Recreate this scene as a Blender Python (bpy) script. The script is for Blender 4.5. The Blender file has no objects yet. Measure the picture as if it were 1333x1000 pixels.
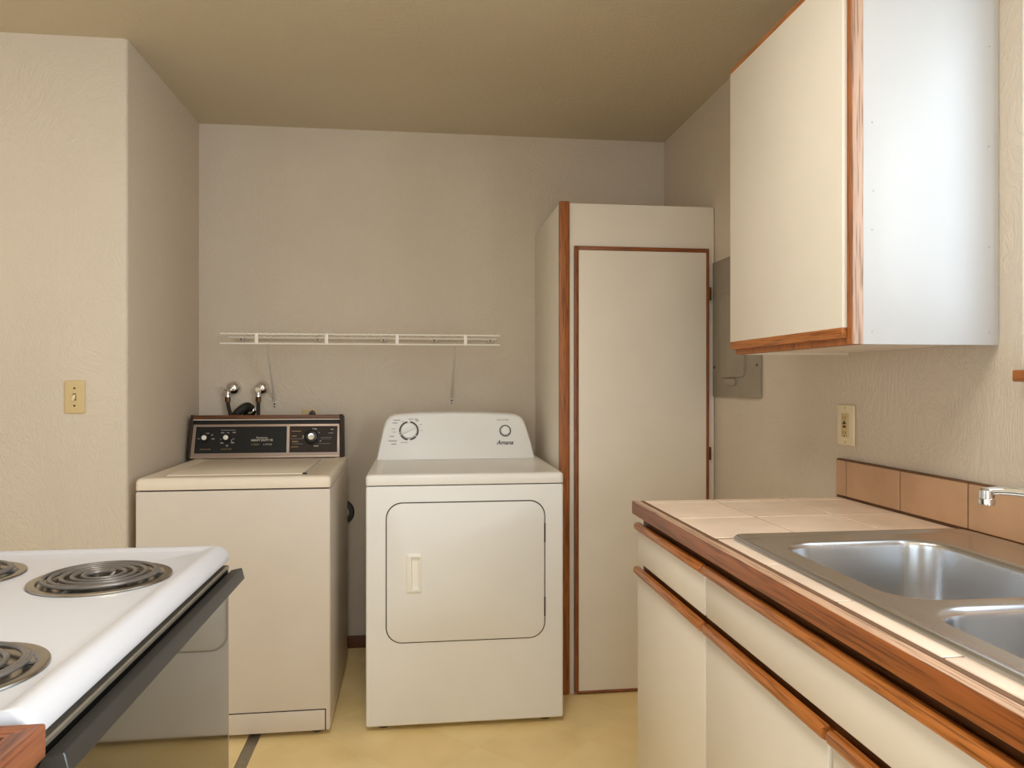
import bpy, bmesh, math, random
from mathutils import Vector, Matrix
random.seed(7)
PI = math.pi
C = bpy.context.scene.collection
sc = bpy.context.scene

# ------------------------------------------------------------------ camera, world, lights, exposure
cam = bpy.data.cameras.new('camera')
cam.sensor_fit = 'HORIZONTAL'; cam.sensor_width = 36.0
cam.lens = 973.5 / 1333 * 36.0
cam.shift_y = -0.0011
cam.clip_start = 0.02
co = bpy.data.objects.new('camera', cam); C.objects.link(co)
co.location = (0, 0, 1.2465); co.rotation_euler = (PI / 2, 0, -0.123)
sc.camera = co

w = bpy.data.worlds.new('world'); sc.world = w; w.use_nodes = True
bg = w.node_tree.nodes['Background']
bg.inputs[0].default_value = (0.72, 0.86, 1.0, 1); bg.inputs[1].default_value = 1.5


def area(name, loc, rot, sx, sy, power, col):
    l = bpy.data.lights.new(name, 'AREA'); l.shape = 'RECTANGLE'; l.size = sx; l.size_y = sy
    l.energy = power; l.color = col
    o = bpy.data.objects.new(name, l); C.objects.link(o); o.location = loc; o.rotation_euler = rot
    return o


# daylight outside the window over the sink (faces into the room, -x)
area('window_daylight', (1.50, 0.86, 1.72), (0, PI / 2, 0), 1.1, 1.2, 6, (0.82, 0.92, 1.0))
# fill light from behind the camera, outside an added glazed opening (faces +y)
area('rear_fill', (-0.7, -2.95, 1.15), (PI / 2, 0, 0), 2.2, 2.1, 33, (0.86, 0.95, 1.0))
# added light to brighten the left wall, outside a made-up window (faces -x)
area('side_fill', (1.50, -0.60, 1.55), (0, PI / 2, 0), 1.4, 1.5, 140, (0.84, 0.94, 1.0))
# added light for the right-hand cabinet fronts, outside a made-up window (faces +x)
area('dining_fill', (-2.98, -0.6, 1.5), (0, -PI / 2, 0), 1.3, 1.7, 12, (0.88, 0.96, 1.0))
# kitchen ceiling fixture, warm
area('ceiling_lamp', (-0.10, 0.92, 2.41), (0, 0, 0), 0.45, 0.9, 19, (1.0, 0.95, 0.86))
# lamp of the room to the left
pl = bpy.data.lights.new('dining_lamp', 'POINT'); pl.energy = 2.2; pl.color = (1.0, 0.76, 0.46); pl.shadow_soft_size = 0.12
po = bpy.data.objects.new('dining_lamp', pl); C.objects.link(po); po.location = (-1.95, 2.3, 1.75)

sc.view_settings.view_transform = 'Standard'
sc.view_settings.look = 'None'
sc.view_settings.gamma = 1.0
sc.view_settings.use_curve_mapping = False
sc.view_settings.exposure = 0.0
sc.cycles.use_denoising = True
sc.cycles.max_bounces = 10
sc.cycles.diffuse_bounces = 6
sc.cycles.sample_clamp_indirect = 4.0

# ------------------------------------------------------------------ materials


def srgb(r, g, b):
    f = lambda c: (c / 255 / 12.92) if c / 255 <= 0.04045 else ((c / 255 + 0.055) / 1.055) ** 2.4
    return (f(r), f(g), f(b), 1)


class NT:
    def __init__(s, name):
        s.m = bpy.data.materials.new(name); s.m.use_nodes = True
        s.t = s.m.node_tree; s.p = s.t.nodes['Principled BSDF']

    def n(s, kind, **kw):
        x = s.t.nodes.new(kind)
        for k, v in kw.items():
            if k in x.inputs: x.inputs[k].default_value = v
            else: setattr(x, k, v)
        return x

    def l(s, a, b): s.t.links.new(a, b)

    def coord(s, scale=(1, 1, 1), rot=(0, 0, 0), kind='Object'):
        c = s.n('ShaderNodeTexCoord'); m = s.n('ShaderNodeMapping')
        m.inputs['Scale'].default_value = scale; m.inputs['Rotation'].default_value = rot
        s.l(c.outputs[kind], m.inputs[0]); return m.outputs[0]

    def ramp(s, fac, stops):
        r = s.n('ShaderNodeValToRGB'); e = r.color_ramp.elements
        while len(e) < len(stops): e.new(0.5)
        for i, (p, c) in enumerate(stops): e[i].position = p; e[i].color = c
        s.l(fac, r.inputs[0]); return r.outputs[0]

    def bump(s, h, strength, dist):
        b = s.n('ShaderNodeBump'); b.inputs['Strength'].default_value = strength; b.inputs['Distance'].default_value = dist
        s.l(h, b.inputs['Height']); s.l(b.outputs[0], s.p.inputs['Normal'])


def mul(c, k): return (c[0] * k, c[1] * k, c[2] * k, 1)


def plain(name, col, rough=0.4, metal=0.0, var=0.04, vs=6.0, bump=0.0, bs=200.0, spec=0.5, coat=0.0):
    m = NT(name); p = m.p
    p.inputs['Roughness'].default_value = rough; p.inputs['Metallic'].default_value = metal
    p.inputs['Specular IOR Level'].default_value = spec
    if coat: p.inputs['Coat Weight'].default_value = coat; p.inputs['Coat Roughness'].default_value = 0.08
    v = m.coord()
    nz = m.n('ShaderNodeTexNoise', Scale=vs, Detail=4.0); m.l(v, nz.inputs['Vector'])
    m.l(m.ramp(nz.outputs[0], [(0.3, mul(col, 1 - var)), (0.7, mul(col, 1 + var))]), p.inputs['Base Color'])
    if bump:
        n2 = m.n('ShaderNodeTexNoise', Scale=bs, Detail=2.0); m.l(v, n2.inputs['Vector'])
        m.bump(n2.outputs[0], bump, 0.001)
    return m.m


def wood(name, axis, base, rough=0.38, sc_=1.0):
    m = NT(name); p = m.p
    s = [70 * sc_] * 3; s['xyz'.index(axis)] = 3.2 * sc_
    v = m.coord(tuple(s))
    n1 = m.n('ShaderNodeTexNoise', Scale=1.0, Detail=6.0, Roughness=0.62, Distortion=0.35); m.l(v, n1.inputs['Vector'])
    col = m.ramp(n1.outputs[0], [(0.22, mul(base, 0.50)), (0.42, mul(base, 0.88)), (0.58, base), (0.80, mul(base, 1.30))])
    s2 = [260 * sc_] * 3; s2['xyz'.index(axis)] = 9 * sc_
    v2 = m.coord(tuple(s2))
    n2 = m.n('ShaderNodeTexNoise', Scale=1.0, Detail=2.0); m.l(v2, n2.inputs['Vector'])
    pores = m.ramp(n2.outputs[0], [(0.36, (0.42, 0.36, 0.30, 1)), (0.50, (1, 1, 1, 1))])
    mx = m.n('ShaderNodeMixRGB', blend_type='MULTIPLY'); mx.inputs[0].default_value = 0.85
    m.l(col, mx.inputs[1]); m.l(pores, mx.inputs[2]); m.l(mx.outputs[0], p.inputs['Base Color'])
    p.inputs['Roughness'].default_value = rough
    m.bump(n2.outputs[0], 0.15, 0.001)
    return m.m


def plaster(name, col, strength=0.38, scale=20.0):
    """skip-trowel painted drywall: short curved ridges"""
    m = NT(name); p = m.p
    v = m.coord()
    warp = m.n('ShaderNodeTexNoise', Scale=2.2, Detail=1.0); m.l(v, warp.inputs['Vector'])
    mixv = m.n('ShaderNodeMixRGB', blend_type='ADD'); mixv.inputs[0].default_value = 0.7
    m.l(v, mixv.inputs[1]); m.l(warp.outputs['Color'], mixv.inputs[2])
    mp = m.n('ShaderNodeMapping'); mp.inputs['Scale'].default_value = (1.9, 1.9, 0.85); m.l(mixv.outputs[0], mp.inputs[0])
    n1 = m.n('ShaderNodeTexNoise', Scale=scale, Detail=3.0, Roughness=0.55, Distortion=1.1); m.l(mp.outputs[0], n1.inputs['Vector'])
    h = m.ramp(n1.outputs[0], [(0.38, (0, 0, 0, 1)), (0.5, (1, 1, 1, 1)), (0.60, (0.1, 0.1, 0.1, 1)), (0.9, (0.5, 0.5, 0.5, 1))])
    n3 = m.n('ShaderNodeTexNoise', Scale=1.4, Detail=3.0); m.l(v, n3.inputs['Vector'])
    m.l(m.ramp(n3.outputs[0], [(0.3, mul(col, 0.97)), (0.7, mul(col, 1.02))]), p.inputs['Base Color'])
    p.inputs['Roughness'].default_value = 0.55; p.inputs['Specular IOR Level'].default_value = 0.3
    m.bump(h, strength, 0.003)
    return m.m


M = {}
M['wall'] = plaster('wall_paint', srgb(212, 199, 182))
M['ceil'] = plaster('ceiling_paint', srgb(202, 190, 166), 0.32, 22.0)
M['laminate'] = plain('almond_laminate', srgb(231, 223, 210), 0.38, var=0.02)
M['laminate_white'] = plain('white_melamine', srgb(203, 203, 204), 0.35, var=0.015)
OAK = srgb(168, 100, 48)
for a in 'xyz':
    M['oak_' + a] = wood('oak_' + a, a, OAK)
    M['pull_' + a] = wood('oak_pull_' + a, a, srgb(184, 112, 52), 0.33)
    M['edging_' + a] = wood('brown_oak_' + a, a, srgb(144, 82, 40), 0.42)
    M['darkwood_' + a] = wood('brown_wood_' + a, a, srgb(112, 68, 34), 0.45)
M['oak_worn_sheen'] = wood('worn_sheen_oak', 'y', srgb(206, 168, 140), 0.34)  # wear plus the window's reflection, both put into the colour
M['edge_oak'] = wood('edge_oak', 'y', srgb(156, 88, 40), 0.36)
M['shade'] = plain('dark_gap', srgb(40, 26, 16), 0.8)
M['white'] = plain('white_enamel', srgb(194, 194, 200), 0.3, var=0.012)
M['dryer_white'] = plain('dryer_white', srgb(238, 238, 238), 0.42, var=0.012)
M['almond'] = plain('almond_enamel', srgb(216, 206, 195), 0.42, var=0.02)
M['almond_top_lit'] = plain('almond_top_lit_enamel', srgb(232, 220, 203), 0.34, var=0.02)  # the almond enamel again, lightened to imitate the sheen on the top
M['dryer_top'] = plain('dryer_top_enamel', srgb(238, 236, 232), 0.3, var=0.01)
M['handle_white'] = plain('white_plastic', srgb(244, 242, 236), 0.3)
M['gasket'] = plain('grey_gasket', srgb(70, 62, 54), 0.7)
M['blackplastic'] = plain('black_plastic', srgb(30, 27, 25), 0.35)
M['blackmat'] = plain('black_mat', srgb(20, 18, 17), 0.6)
M['rubber'] = plain('black_rubber', srgb(38, 34, 28), 0.6)
M['glassblack'] = plain('black_oven_glass', srgb(22, 19, 16), 0.04, spec=1.0, coat=0.6)
M['handle'] = plain('charcoal_handle', srgb(44, 42, 40), 0.38, bump=0.1, bs=900)
M['champagne'] = plain('champagne_trim', srgb(176, 156, 142), 0.38, metal=0.5)
M['brownpanel'] = plain('brown_panel', srgb(50, 36, 26), 0.45, spec=0.25)
M['blackpanel'] = plain('black_panel', srgb(27, 25, 22), 0.42, spec=0.25)
M['print_white'] = plain('printed_white', srgb(205, 200, 185), 0.6)
M['print_tan'] = plain('printed_tan', srgb(160, 132, 84), 0.6)
M['print_grey'] = plain('printed_grey', srgb(150, 146, 140), 0.6)
M['print_dark'] = plain('printed_dark', srgb(60, 54, 48), 0.5)
M['chrome'] = plain('chrome', (0.78, 0.78, 0.78, 1), 0.07, metal=1.0, var=0.01)
M['drip'] = plain('drip_pan_chrome', (0.40, 0.37, 0.32, 1), 0.24, metal=1.0, var=0.08, vs=30)
M['coil'] = plain('coil_steel', srgb(108, 102, 98), 0.32, metal=0.4, var=0.15, vs=40)
M['steel'] = plain('brushed_steel', (0.66, 0.675, 0.70, 1), 0.24, metal=1.0, var=0.03, vs=20)
M['shelfwhite'] = plain('white_coated_wire', srgb(240, 235, 226), 0.35)
M['shelfgrey'] = plain('bracket_steel', srgb(214, 208, 198), 0.5)
M['ivory'] = plain('ivory_plastic', srgb(206, 182, 132), 0.35)
M['ivory_light'] = plain('light_ivory_plastic', srgb(228, 214, 180), 0.35)
M['panelgrey'] = plain('grey_painted_steel', srgb(148, 138, 122), 0.45, var=0.06, vs=14)
M['brass'] = plain('aged_brass', srgb(92, 62, 30), 0.4, metal=0.7)
M['grout'] = plain('brown_grout', srgb(110, 78, 52), 0.85, var=0.12, vs=60)
M['grout_light'] = plain('brownish_grout', srgb(112, 82, 58), 0.85, var=0.1, vs=60)
M['strip'] = plain('floor_strip_aluminium', srgb(150, 142, 128), 0.35, metal=0.6, var=0.08, vs=60)
M['base'] = plain('dark_baseboard', srgb(104, 62, 36), 0.5)
for a in 'xy': M['sidewood_' + a] = wood('worn_red_oak_' + a, a, srgb(134, 80, 54), 0.45)
M['edge_band'] = wood('pale_lit_oak_edge', 'z', srgb(204, 168, 144), 0.45)  # bare wood, its colour paled further for the window light
M['screwgrey'] = plain('dull_screw', srgb(176, 178, 180), 0.5)
M['particle'] = plain('particle_board', srgb(150, 112, 74), 0.8)


def tile_mat(name, col):
    m = NT(name); p = m.p
    oi = m.n('ShaderNodeObjectInfo'); v = m.coord()
    add = m.n('ShaderNodeMixRGB', blend_type='ADD'); add.inputs[0].default_value = 1.0
    m.l(v, add.inputs[1]); m.l(oi.outputs['Random'], add.inputs[2])
    n1 = m.n('ShaderNodeTexNoise', Scale=7.0, Detail=5.0, Roughness=0.6); m.l(add.outputs[0], n1.inputs['Vector'])
    cr = m.ramp(n1.outputs[0], [(0.28, mul(col, 0.86)), (0.52, col), (0.75, (min(1, col[0] * 1.08), col[1] * 1.10, col[2] * 1.16, 1))])
    hv = m.n('ShaderNodeHueSaturation'); mm = m.n('ShaderNodeMapRange')
    m.l(oi.outputs['Random'], mm.inputs[0]); mm.inputs[3].default_value = 0.95; mm.inputs[4].default_value = 1.05
    m.l(mm.outputs[0], hv.inputs['Value']); m.l(cr, hv.inputs['Color']); m.l(hv.outputs[0], p.inputs['Base Color'])
    p.inputs['Roughness'].default_value = 0.32
    m.bump(n1.outputs[0], 0.05, 0.002)
    return m.m


M['tile'] = tile_mat('ceramic_tile_glare', srgb(238, 216, 196))  # base colour raised to carry the glare on the counter
M['btile'] = tile_mat('ceramic_tile_plain', srgb(192, 152, 118))  # same tile as the counter, without the painted glare


def floor_mat():
    m = NT('vinyl_floor'); p = m.p
    v = m.coord((1, 1, 1), (0, 0, PI / 4))
    ck = m.n('ShaderNodeTexChecker', Scale=3.6); m.l(v, ck.inputs['Vector'])
    ck.inputs[1].default_value = srgb(249, 224, 166); ck.inputs[2].default_value = srgb(252, 229, 174)
    n1 = m.n('ShaderNodeTexNoise', Scale=5.0, Detail=5.0); m.l(m.coord(), n1.inputs['Vector'])
    r = m.ramp(n1.outputs[0], [(0.3, (0.88, 0.86, 0.80, 1)), (0.7, (1.0, 1.0, 1.0, 1))])
    mx = m.n('ShaderNodeMixRGB', blend_type='MULTIPLY'); mx.inputs[0].default_value = 1.0
    m.l(ck.outputs[0], mx.inputs[1]); m.l(r, mx.inputs[2]); m.l(mx.outputs[0], p.inputs['Base Color'])
    n2 = m.n('ShaderNodeTexNoise', Scale=120.0, Detail=2.0); m.l(m.coord(), n2.inputs['Vector'])
    p.inputs['Roughness'].default_value = 0.38
    m.bump(n2.outputs[0], 0.08, 0.001)
    return m.m


M['floor'] = floor_mat()


def pane_mat():
    m = NT('window_glass'); t = m.t
    tr = m.n('ShaderNodeBsdfTransparent'); gl = m.n('ShaderNodeBsdfGlossy', Roughness=0.02)
    mx = m.n('ShaderNodeMixShader'); mx.inputs[0].default_value = 0.06
    m.l(tr.outputs[0], mx.inputs[1]); m.l(gl.outputs[0], mx.inputs[2])
    m.l(mx.outputs[0], t.nodes['Material Output'].inputs['Surface'])
    return m.m


M['pane'] = pane_mat()

# ------------------------------------------------------------------ mesh helpers
ORG = {}


def BM(): return bmesh.new()


def absorb(bm, t, mi=0):
    for f in t.faces: f.material_index = mi
    me = bpy.data.meshes.new('tmp'); t.to_mesh(me); t.free(); bm.from_mesh(me); bpy.data.meshes.remove(me)


def box(bm, x0, x1, y0, y1, z0, z1, bev=0.0, seg=2, mi=0):
    t = BM()
    bmesh.ops.create_cube(t, size=1.0)
    for v in t.verts:
        v.co = Vector(((x0 + x1) / 2 + v.co.x * (x1 - x0), (y0 + y1) / 2 + v.co.y * (y1 - y0), (z0 + z1) / 2 + v.co.z * (z1 - z0)))
    if bev:
        bmesh.ops.bevel(t, geom=t.edges[:], offset=bev, segments=seg, profile=0.5, affect='EDGES')
    absorb(bm, t, mi)
    return bm


def rr(u0, u1, v0, v1, r, n=6, rs=None):
    """rounded rectangle outline, counter-clockwise; rs = radii of corners (u1v0, u1v1, u0v1, u0v0)"""
    rs = rs or (r, r, r, r)
    out = []
    for (cu, cv, a0, q) in ((u1, v0, -PI / 2, rs[0]), (u1, v1, 0, rs[1]), (u0, v1, PI / 2, rs[2]), (u0, v0, PI, rs[3])):
        su = -1 if cu == u1 else 1; sv = -1 if cv == v1 else 1
        for k in range(n + 1):
            a = a0 + PI / 2 * k / n
            out.append((cu + su * q + q * math.cos(a), cv + sv * q + q * math.sin(a)))
    return out


def put(axis, a, u, v):
    return Vector((a, u, v)) if axis == 'x' else Vector((u, a, v)) if axis == 'y' else Vector((u, v, a))


def prism(bm, pts, axis, a0, a1, bev=0.0, seg=2, mi=0):
    t = BM()
    A = [t.verts.new(put(axis, a0, u, v)) for u, v in pts]; B = [t.verts.new(put(axis, a1, u, v)) for u, v in pts]
    n = len(pts)
    ca = t.faces.new(A); cb = t.faces.new(B[::-1])
    for i in range(n): t.faces.new((A[i], B[i], B[(i + 1) % n], A[(i + 1) % n]))
    bmesh.ops.recalc_face_normals(t, faces=t.faces[:])
    if bev:
        bmesh.ops.bevel(t, geom=list(set(ca.edges[:] + cb.edges[:])), offset=bev, segments=seg, profile=0.5, affect='EDGES')
    absorb(bm, t, mi); return bm


def loft(bm, loops, cap0=True, cap1=True, closed=False, mi=0):
    t = BM()
    L = [[t.verts.new(Vector(p)) for p in lp] for lp in loops]
    n = len(L[0]); m = len(L)
    for i in range(m if closed else m - 1):
        a, b = L[i], L[(i + 1) % m]
        for k in range(n): t.faces.new((a[k], a[(k + 1) % n], b[(k + 1) % n], b[k]))
    if cap0 and not closed: t.faces.new(L[0][::-1])
    if cap1 and not closed: t.faces.new(L[-1])
    bmesh.ops.recalc_face_normals(t, faces=t.faces[:])
    absorb(bm, t, mi); return bm


def tube(bm, path, r, n=8, mi=0, caps=True, flat=1.0):
    P = [Vector(p) for p in path]; m = len(P)
    R = r if isinstance(r, (list, tuple)) else [r] * m
    T = [(P[min(i + 1, m - 1)] - P[max(i - 1, 0)]).normalized() for i in range(m)]
    up = Vector((0, 0, 1)) if abs(T[0].z) < 0.9 else Vector((1, 0, 0))
    N = (up - T[0] * up.dot(T[0])).normalized(); loops = []
    for i in range(m):
        N = (N - T[i] * N.dot(T[i])).normalized(); Bn = T[i].cross(N)
        loops.append([P[i] + N * (R[i] * flat * math.cos(2 * PI * k / n)) + Bn * (R[i] * math.sin(2 * PI * k / n)) for k in range(n)])
    return loft(bm, loops, caps, caps, mi=mi)


def lathe(bm, prof, c, axis='z', n=24, mi=0):
    """prof: (radius, offset along axis)"""
    c = Vector(c); loops = []
    for r, h in prof:
        lp = []
        for k in range(n):
            a = 2 * PI * k / n; u, v = max(r, 1e-5) * math.cos(a), max(r, 1e-5) * math.sin(a)
            lp.append(c + (put(axis, h, u, v)))
        loops.append(lp)
    return loft(bm, loops, True, True, mi=mi)


def smoothpath(pts, k=6):
    P = [Vector(p) for p in pts]; out = []
    for i in range(len(P) - 1):
        p0 = P[max(i - 1, 0)]; p1 = P[i]; p2 = P[i + 1]; p3 = P[min(i + 2, len(P) - 1)]
        for j in range(k):
            t = j / k
            out.append(0.5 * ((2 * p1) + (p2 - p0) * t + (2 * p0 - 5 * p1 + 4 * p2 - p3) * t * t + (3 * p1 - p0 - 3 * p2 + p3) * t ** 3))
    out.append(P[-1]); return out


def obj(name, bm, mats, parent=None, kind=None, label=None, angle=35):
    """link a bmesh (world coordinates) as one mesh object under parent"""
    org = ORG.get(parent.name, Vector()) if parent else Vector()
    if org.length: bm.transform(Matrix.Translation(-org))
    me = bpy.data.meshes.new(name); bm.to_mesh(me); bm.free()
    for m in (mats if isinstance(mats, (list, tuple)) else [mats]): me.materials.append(m)
    me.polygons.foreach_set('use_smooth', [True] * len(me.polygons))
    me.set_sharp_from_angle(angle=math.radians(angle))
    o = bpy.data.objects.new(name, me); C.objects.link(o)
    if parent: o.parent = parent; ORG[o.name] = org
    if kind: o['kind'] = kind
    if label: o['label'] = label
    return o


def thing(name, label, cat, loc, group=None, rz=0.0):
    o = bpy.data.objects.new(name, None); C.objects.link(o)
    o.empty_display_size = 0.05
    o.location = loc; o.rotation_euler = (0, 0, rz); o['label'] = label; o['category'] = cat
    if group: o['group'] = group
    ORG[o.name] = Vector(loc); return o


def struct(name, bm, m, parent=None): return obj(name, bm, m, parent, kind='structure')


def text(name, s, mat, parent, M4, size, shear=0.0, align='CENTER', depth=0.0003, offset=0.0):
    """flat lettering converted to a mesh; M4 maps text x/y/z to world"""
    cu = bpy.data.curves.new(name, 'FONT'); cu.body = s; cu.size = size; cu.align_x = align; cu.align_y = 'CENTER'
    cu.extrude = depth; cu.shear = shear; cu.resolution_u = 3; cu.offset = offset
    tmp = bpy.data.objects.new(name + '_tmp', cu); C.objects.link(tmp)
    bpy.context.view_layer.update()
    me0 = tmp.evaluated_get(bpy.context.evaluated_depsgraph_get()).to_mesh()
    bm = BM(); bm.from_mesh(me0); tmp.to_mesh_clear()
    bpy.data.objects.remove(tmp); bpy.data.curves.remove(cu)
    bm.transform(M4)
    return obj(name, bm, mat, parent)


def disc(bm, c, r, axis, t, n=16, mi=0):
    return lathe(bm, [(r * 0.0, 0), (r, 0), (r, t * 0.7), (r * 0.85, t), (0, t)], c, axis, n, mi)


# ------------------------------------------------------------------ the room
D, XL, XR, DL, H = 3.5904, -1.0068, 1.2047, 2.738, 2.44
bm = BM(); box(bm, -3.0, 1.4, -2.8, 3.8, -0.1, 0.0); struct('floor', bm, M['floor'])
bm = BM(); box(bm, -3.0, 1.4, -2.8, 3.8, H, H + 0.1); struct('ceiling', bm, M['ceil'])
bm = BM(); box(bm, XL - 0.1, XR + 0.12, D, D + 0.1, 0, H); struct('wall_back', bm, M['wall'])
bm = BM(); prism(bm, rr(-2.7, XL, DL, D + 0.1, 0.01, 5, rs=(0.014, 0.001, 0.001, 0.001)), 'z', 0, H); struct('wall_left', bm, M['wall'])
def holed(axis, a0, a1, u0, u1, holes):
    """wall slab with rectangular openings (v0, v1, z0, z1), in order along u"""
    bm = BM(); p = u0
    def bx(ua, ub, za, zb):
        if axis == 'x': box(bm, a0, a1, ua, ub, za, zb)
        else: box(bm, ua, ub, a0, a1, za, zb)
    for (h0, h1, z0, z1) in holes:
        bx(p, h0, 0, H)
        if z0 > 0: bx(h0, h1, 0, z0)
        bx(h0, h1, z1, H); p = h1
    bx(p, u1, 0, H); return bm
def glazing(name, axis, a, u0, u1, z0, z1, n=2):
    """window in an opening: frame with n sashes and their panes; a = plane of the glass"""
    win = bpy.data.objects.new(name, None); C.objects.link(win); win['kind'] = 'structure'
    win.location = put(axis, a, (u0 + u1) / 2, z0) if axis == 'x' else Vector(((u0 + u1) / 2, a, z0)); ORG[win.name] = Vector(win.location)
    bm = BM(); f = 0.045; w_ = (u1 - u0) / n
    def bx(q, ua, ub, za, zb, t_, bev=0.003):
        if axis == 'x': box(q, a - t_, a + t_, ua, ub, za, zb, bev)
        else: box(q, ua, ub, a - t_, a + t_, za, zb, bev)
    bx(bm, u0, u1, z0, z0 + f, .02); bx(bm, u0, u1, z1 - f, z1, .02); bx(bm, u0, u0 + f, z0, z1, .02); bx(bm, u1 - f, u1, z0, z1, .02)
    for i in range(1, n): bx(bm, u0 + w_ * i - .02, u0 + w_ * i + .02, z0, z1, .02)
    struct('window_frame', bm, M['laminate_white'], win)
    for i in range(n):
        bm = BM(); bx(bm, u0 + w_ * i + (f if i == 0 else .02), u0 + w_ * (i + 1) - (f if i == n - 1 else .02), z0 + f, z1 - f, .002, 0)
        struct('pane', bm, M['pane'], win)
    return win
wy0, wy1, wz0, wz1 = 0.36, 1.368, 1.2724, 2.14
struct('wall_rear', holed('y', -2.8, -2.7, -2.8, XR + 0.12, [(-1.7, 0.3, 0.0, 2.1)]), M['wall'])
struct('wall_far_left', holed('x', -2.8, -2.7, -2.7, DL + 0.4, [(-1.4, 0.2, 0.8, 2.14)]), M['wall'])
struct('wall_right', holed('x', XR, XR + 0.12, -2.7, D, [(-1.3, 0.1, 0.95, 2.14), (wy0, wy1, wz0 - 0.024, wz1)]), M['wall'])
win = glazing('window_1', 'x', XR + 0.085, wy0, wy1, wz0, wz1)
glazing('added_window_2', 'x', XR + 0.085, -1.3, 0.1, 0.95, 2.14)  # unseen window added for the side fill light
glazing('added_window_4', 'x', -2.75, -1.4, 0.2, 0.8, 2.14)  # unseen window added for the fill light from the left
glazing('added_window_3', 'y', -2.75, -1.7, 0.3, 0.0, 2.1)  # unseen glazed opening added for the rear fill light
bm = BM(); box(bm, 1.17, XR + 0.01, wy0, 1.3555, 1.2488, 1.2722, 0.003); box(bm, XR + 0.0005, XR + 0.12, wy0, wy1, 1.2488, 1.2722); struct('window_sill', bm, M['oak_y'], win)
bm = BM(); box(bm, XL, 0.553, D - 0.014, D, 0, 0.056, 0.003); struct('baseboard_back', bm, M['base'])
bm = BM(); prism(bm, [(-0.598, 0), (-0.5945, 0.003), (-0.562, 0.003), (-0.557, 0)], 'y', 0.9, 2.86); struct('trim_1', bm, M['strip'])

# ------------------------------------------------------------------ pantry cabinet
PX0, PY, PH = 0.557, 2.9495, 1.968
t = thing('pantry_cabinet', 'tall almond pantry cabinet with oak-edged door in the back corner', 'cabinet', ((PX0 + XR) / 2, 3.25, 0))
bm = BM(); box(bm, PX0, XR - 0.003, PY, D - 0.001, 0.0, PH, 0.0015); obj('body', bm, M['laminate'], t)
bm = BM(); box(bm, 0.5525, 0.596, PY - 0.012, PY + 0.002, 0.0, PH + 0.006, 0.006, 3); obj('corner_trim', bm, M['oak_z'], t, label='vertical oak trim on the front corner')
bm = BM(); box(bm, 0.5995, 0.6135, PY - 0.004, PY + 0.002, 0.0, 1.80, 0.001); obj('stile', bm, M['laminate'], t)
dx0, dx1, dz0, dz1, e = 0.6148, 1.1736, 0.014, 1.7945, 0.0165
bm = BM(); box(bm, dx0 + e, dx1 - e * 0.7, PY - 0.016, PY - 0.001, dz0, dz1 - e, 0.001); door = obj('door', bm, M['laminate'], t)
for (a, b, c, d, g) in ((dx0, dx0 + e, 0.006, dz1, 'z'), (dx1 - e * 0.7, dx1, 0.006, dz1, 'z'), (dx0 + e, dx1 - e * 0.7, dz1 - e, dz1, 'x'), (dx0 + e, dx1 - e * 0.7, 0.004, dz0, 'x')):
    bm = BM(); box(bm, a, b, PY - 0.0185, PY - 0.001, c, d, 0.002); obj('door_edging', bm, M['edging_' + g], door)
for z in (1.611, 0.9578):
    bm = BM(); tube(bm, [(1.179, PY - 0.012, z - 0.026), (1.179, PY - 0.012, z + 0.026)], 0.0055, 10)
    box(bm, 1.179, 1.187, PY - 0.008, PY - 0.001, z - 0.024, z + 0.024, 0.001); obj('hinge', bm, M['brass'], t)

# ------------------------------------------------------------------ electrical panel on the right wall
t = thing('breaker_panel', 'grey painted breaker panel on the wall beside the pantry', 'electrical panel', (XR, 2.73, 1.46))
bm = BM(); box(bm, XR - 0.012, XR - 0.0005, 2.517, 2.944, 1.1925, 1.738, 0.002); obj('cover', bm, M['panelgrey'], t)
bm = BM(); prism(bm, rr(2.632, 2.86, 1.268, 1.595, 0.022, 5), 'x', XR - 0.0185, XR - 0.011, 0.0015); pd = obj('door', bm, M['panelgrey'], t)
bm = BM(); prism(bm, rr(2.71, 2.80, 1.236, 1.262, 0.012, 4), 'x', XR - 0.021, XR - 0.011, 0.003); obj('latch', bm, M['panelgrey'], t)
for y, z in ((2.535, 1.31), (2.535, 1.62), (2.92, 1.31)):
    bm = BM(); disc(bm, (XR - 0.011, y, z), 0.005, 'x', -0.004, 10); obj('screw', bm, M['gasket'], t)

# ------------------------------------------------------------------ wire shelf on the back wall
sx0, sx1, sy0, sy1, szt, szb = -0.836, 0.352, 3.282, 3.575, 1.4545, 1.4135
t = thing('wire_shelf', 'white ventilated wire shelf on two diagonal brackets above the laundry machines', 'shelf', ((sx0 + sx1) / 2, D, szt))
for y, z in ((sy0, szt), (sy0, szb), (sy1, szt - 0.002), (3.43, szt - 0.006)):
    bm = BM(); tube(bm, [(sx0, y, z), (sx1, y, z)], 0.0038, 8); obj('rod', bm, M['shelfwhite'], t)
bm = BM(); n = 47
for i in range(n):
    x = sx0 + 0.012 + (sx1 - sx0 - 0.024) * i / (n - 1)
    tube(bm, [(x, sy1 + 0.004, szt + 0.004), (x, sy0, szt + 0.004), (x, sy0 - 0.003, szt)], 0.0017, 5)
obj('wire_deck', bm, M['shelfwhite'], t, kind='stuff')
for x in (-0.686, -0.396, -0.0964, 0.2001):
    bm = BM(); box(bm, x - 0.0072, x + 0.0072, sy0 - 0.006, sy0 - 0.001, szb - 0.003, szt + 0.003, 0.001); obj('spacer', bm, M['shelfwhite'], t)
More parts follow.
